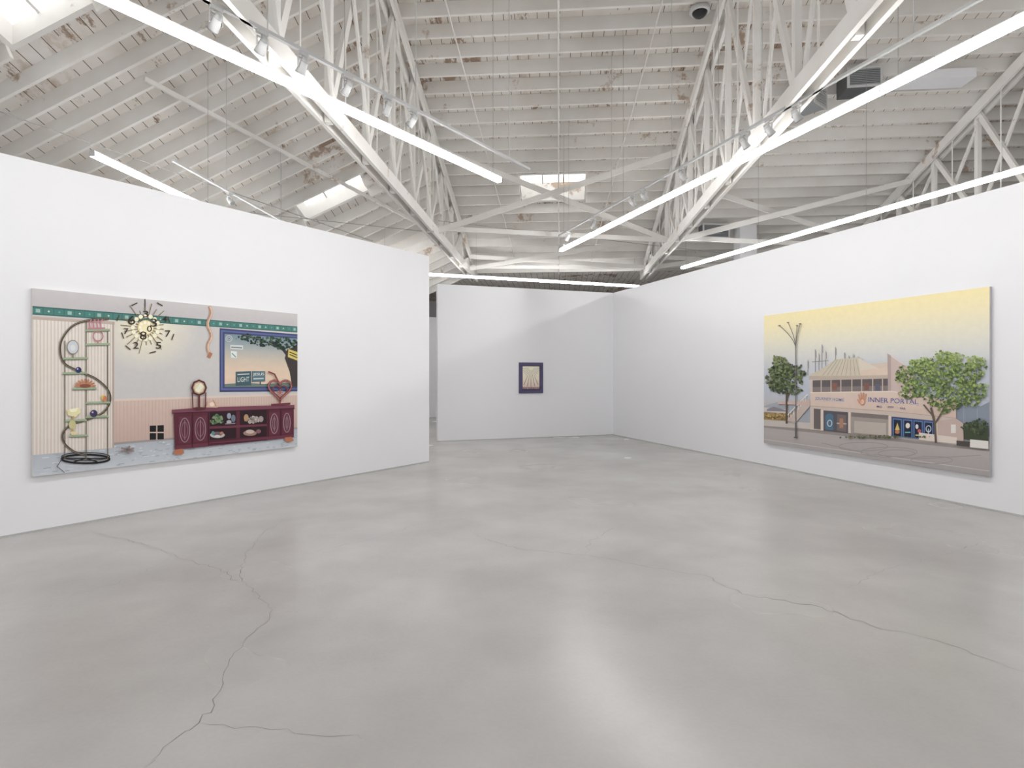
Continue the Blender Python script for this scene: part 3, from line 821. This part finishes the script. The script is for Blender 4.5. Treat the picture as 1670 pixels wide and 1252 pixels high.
for x in (1341.5,1386.5,1452,1529): p.poly([(x-2,668+(x-1341)*.09),(x+2,668+(x-1341)*.09),(x+2,702+(x-1341)*.09),(x-2,702+(x-1341)*.09)],(232,210,194))
p.poly([(1500,705),(1562,713),(1562,724),(1500,717)],(232,214,200))
# stair
p.poly([(1284,686),(1312,652),(1322,652),(1322,662),(1298,690)],(204,184,172)); p.up()
for i in range(8): p.line([(1287+i*4,684-i*4.2),(1287+i*4,676-i*4.2)],.9,(232,226,216),up=False)
p.line([(1284,678),(1318,643)],1.4,(236,228,220)); p.poly([(1270,655),(1322,654),(1322,660),(1270,659)],(216,180,168))
# signs
p.text('JOURNEY HOME',[(1331,647.6),(1378,650.4),(1378,656.6),(1331,653.6)],(250,246,244))
p.text('JOURNEY HOME',[(1330.4,647),(1377.4,649.8),(1377.4,656),(1330.4,653)],(108,100,160))
p.text('INNER PORTAL',[(1418,648.2),(1500,652),(1500,660.2),(1418,656.2)],(246,240,240))
p.text('INNER PORTAL',[(1417.3,647.4),(1499.3,651.2),(1499.3,659.4),(1417.3,655.4)],(88,74,150))
p.text('MIND',[(1431,661),(1440,661.5),(1440,664.5),(1431,664)],(92,74,150)); p.text('BODY',[(1449,662),(1459,662.5),(1459,665.8),(1449,665.2)],(92,74,150)); p.text('SOUL',[(1469,663.5),(1478,664),(1478,667.5),(1469,667)],(92,74,150))
# hand emblem
p.ell(1407.5,655,4.6,6,(226,146,106),n=14); p.up()
for (dx,l,a) in ((-3.6,9,-14),(-1.2,12,-4),(1.4,12,4),(3.8,9.5,14)):
    p.line([(1407.5+dx,652),(1407.5+dx+math.sin(math.radians(a))*l,652-l)],2,(226,146,106),up=False)
p.line([(1403,657),(1400,651)],2,(226,146,106)); p.line([(1407.5,651),(1407.5,658)],1,(250,220,190)); p.ring(1407.5,655,2.4,3,.9,(250,220,190),n=12)
# left tree
p.line([(1284,690),(1284,640),(1278,625)],3.0,(96,78,64)); p.line([(1284,650),(1294,628)],2.2,(96,78,64))
G1=[(58,72,44),(90,108,60),(126,142,84)]
p.blobs(1276,602,20,17,260,2.4,G1); p.blobs(1266,622,16,15,200,2.4,G1); p.blobs(1292,612,22,17,260,2.4,G1); p.blobs(1288,634,20,10,120,2.2,G1); p.blobs(1270,588,10,8,60,2.2,[(90,108,60),(126,142,84),(158,168,108)])
# right tree
p.line([(1528,721),(1526,690),(1520,665)],3.6,(106,90,76)); p.line([(1527,690),(1540,668),(1552,650)],2.8,(106,90,76)); p.line([(1525,680),(1508,660)],2.4,(106,90,76))
G2=[(76,100,48),(116,146,62),(156,184,88)]; G3=[(116,146,62),(156,184,88),(190,208,120)]
p.blobs(1530,606,34,24,460,2.6,G2); p.blobs(1484,612,24,14,220,2.4,G2); p.blobs(1490,636,22,14,200,2.4,G2); p.blobs(1580,608,28,20,320,2.6,G2); p.blobs(1586,640,24,20,260,2.6,G2); p.blobs(1543,650,34,20,300,2.5,G2)
p.blobs(1548,582,24,10,160,2.3,G3); p.blobs(1506,592,20,9,140,2.3,G3); p.blobs(1592,590,16,10,110,2.3,G3); p.blobs(1530,628,40,10,160,2.5,G2)
# right hedge and wall
p.poly([(1574,690),(1614,694),(1614,722),(1574,716)],(62,74,50)); p.blobs(1594,696,20,12,140,2.8,[(46,60,42),(68,84,54),(92,108,70)])
p.poly([(1584,716),(1614,719),(1614,732),(1584,729)],(232,226,220)); p.poly([(1562,718),(1584,720),(1584,728),(1562,726)],(80,72,68))
p.blobs(1440,712,70,2.0,90,2.2,[(86,94,66),(116,122,82),(150,142,108)])
# street lamp
p.line([(1299.5,713),(1299.5,566)],1.5,(122,114,116)); p.line([(1299.5,713),(1299.5,690)],2.4,(104,96,98)); p.ell(1299.5,713,3.4,1.4,(104,96,98),n=10)
for (xe,ye,k) in ((1273,531,-1),(1287,526,-.5),(1307,528,.35),(1302,531,.1)):
    pts=[(1299.5+(xe-1299.5)*(t/8)**1.7, 568+(ye-568)*(t/8)) for t in range(9)]
    p.line(pts,1.1,(122,114,116)); p.ell(xe,ye,2.2,1.1,(130,122,124),n=10)
p.build(eR)

# ---- small framed picture
OB=PR-dB*2.588-nB*0.035; OB.z=1.10
WB,HB=0.627,0.75
xb=math.atan2(dB.y,dB.x)
eB=empty('framed_picture',OB,xb,'small sunburst picture in a dark plum frame','picture')
fm=simple('plum_frame',(82,76,112),0.45); fm2=simple('plum_frame_inner',(50,44,70),0.45)
t=0.075
V=[];Fc=[]
def fr(o,i,y0,y1):
    (a,b,c,d2)=o;(e1,f1,g1,h1)=i
    k=len(V)
    for (x0,x1,z0,z1,y) in ((a,b,c,d2,y1),(a,b,c,d2,y0),(e1,f1,g1,h1,y0),(e1,f1,g1,h1,y1)):
        V.extend([(x0,y,z0),(x1,y,z0),(x1,y,z1),(x0,y,z1)])
    for r in range(3):
        for j in range(4): Fc.append((k+4*r+j,k+4*r+(j+1)%4,k+4*r+4+(j+1)%4,k+4*r+4+j))
fr((0,WB,0,HB),(t,WB-t,t,HB-t),0.0,0.034)
mesh_obj('frame',V,Fc,fm,eB)
V=[];Fc=[]
fr((t-0.003,WB-t+0.003,t-0.003,HB-t+0.003),(t+0.015,WB-t-0.015,t+0.015,HB-t-0.015),0.008,0.034)
mesh_obj('frame_liner',V,Fc,fm2,eB)
pw,ph=WB-2*t-0.02,HB-2*t-0.02
O2=OB+dB*(t+0.01)+nB*0.022; O2.z=1.10+t+0.01
p=Paint(O2,dB,pw,ph)
p.uvr(0,0,1,.5,(250,246,214),(248,234,206)); p.uvr(0,.5,1,1,(248,234,206),(232,196,180))
cx,cz=pw/2,ph*0.93
p.up()
for i in range(-7,8):
    a0=math.radians(-90+i*12-0.9);a1=math.radians(-90+i*12+0.9)
    R=ph*0.8 if abs(i)<3 else pw*0.5
    p.add([(cx+.06*math.cos(a0),cz+.06*math.sin(a0)),(cx+R*math.cos(a0),cz+R*math.sin(a0)),(cx+R*math.cos(a1),cz+R*math.sin(a1)),(cx+.06*math.cos(a1),cz+.06*math.sin(a1))],P3(120,106,116))
p.up(); p.add([(cx+.055*math.cos(i*.3),cz+.045*math.sin(i*.3)) for i in range(21)],L3(252,246,220))
p.uvr(0,.88,1,1,(190,150,146),(104,84,96))
p.up()
for i in range(50):
    x=rng.uniform(0,pw);h=rng.uniform(.03,.09); p.add([(x,0.0),(x+.007,0.0),(x+rng.uniform(-.02,.02),ph*.04+h)],P3(*rng.choice([(200,140,140),(100,90,96),(226,180,166),(130,120,96)])))
p.uvr(0,.975,1,1,(70,60,80))
o=p.build(eB); o.location=(t+0.01,0.022,t+0.01)
boxes('backing_board',[(t-0.01,WB-t+0.01,0.0235,0.034,t-0.01,HB-t+0.01)],fm2,eB)

# ------------------------------------------------------------------ light
w=bpy.data.worlds.new('world'); scene.world=w; w.use_nodes=True
bg=w.node_tree.nodes['Background']; bg.inputs['Color'].default_value=(0.985,0.99,1.0,1); bg.inputs['Strength'].default_value=0.55
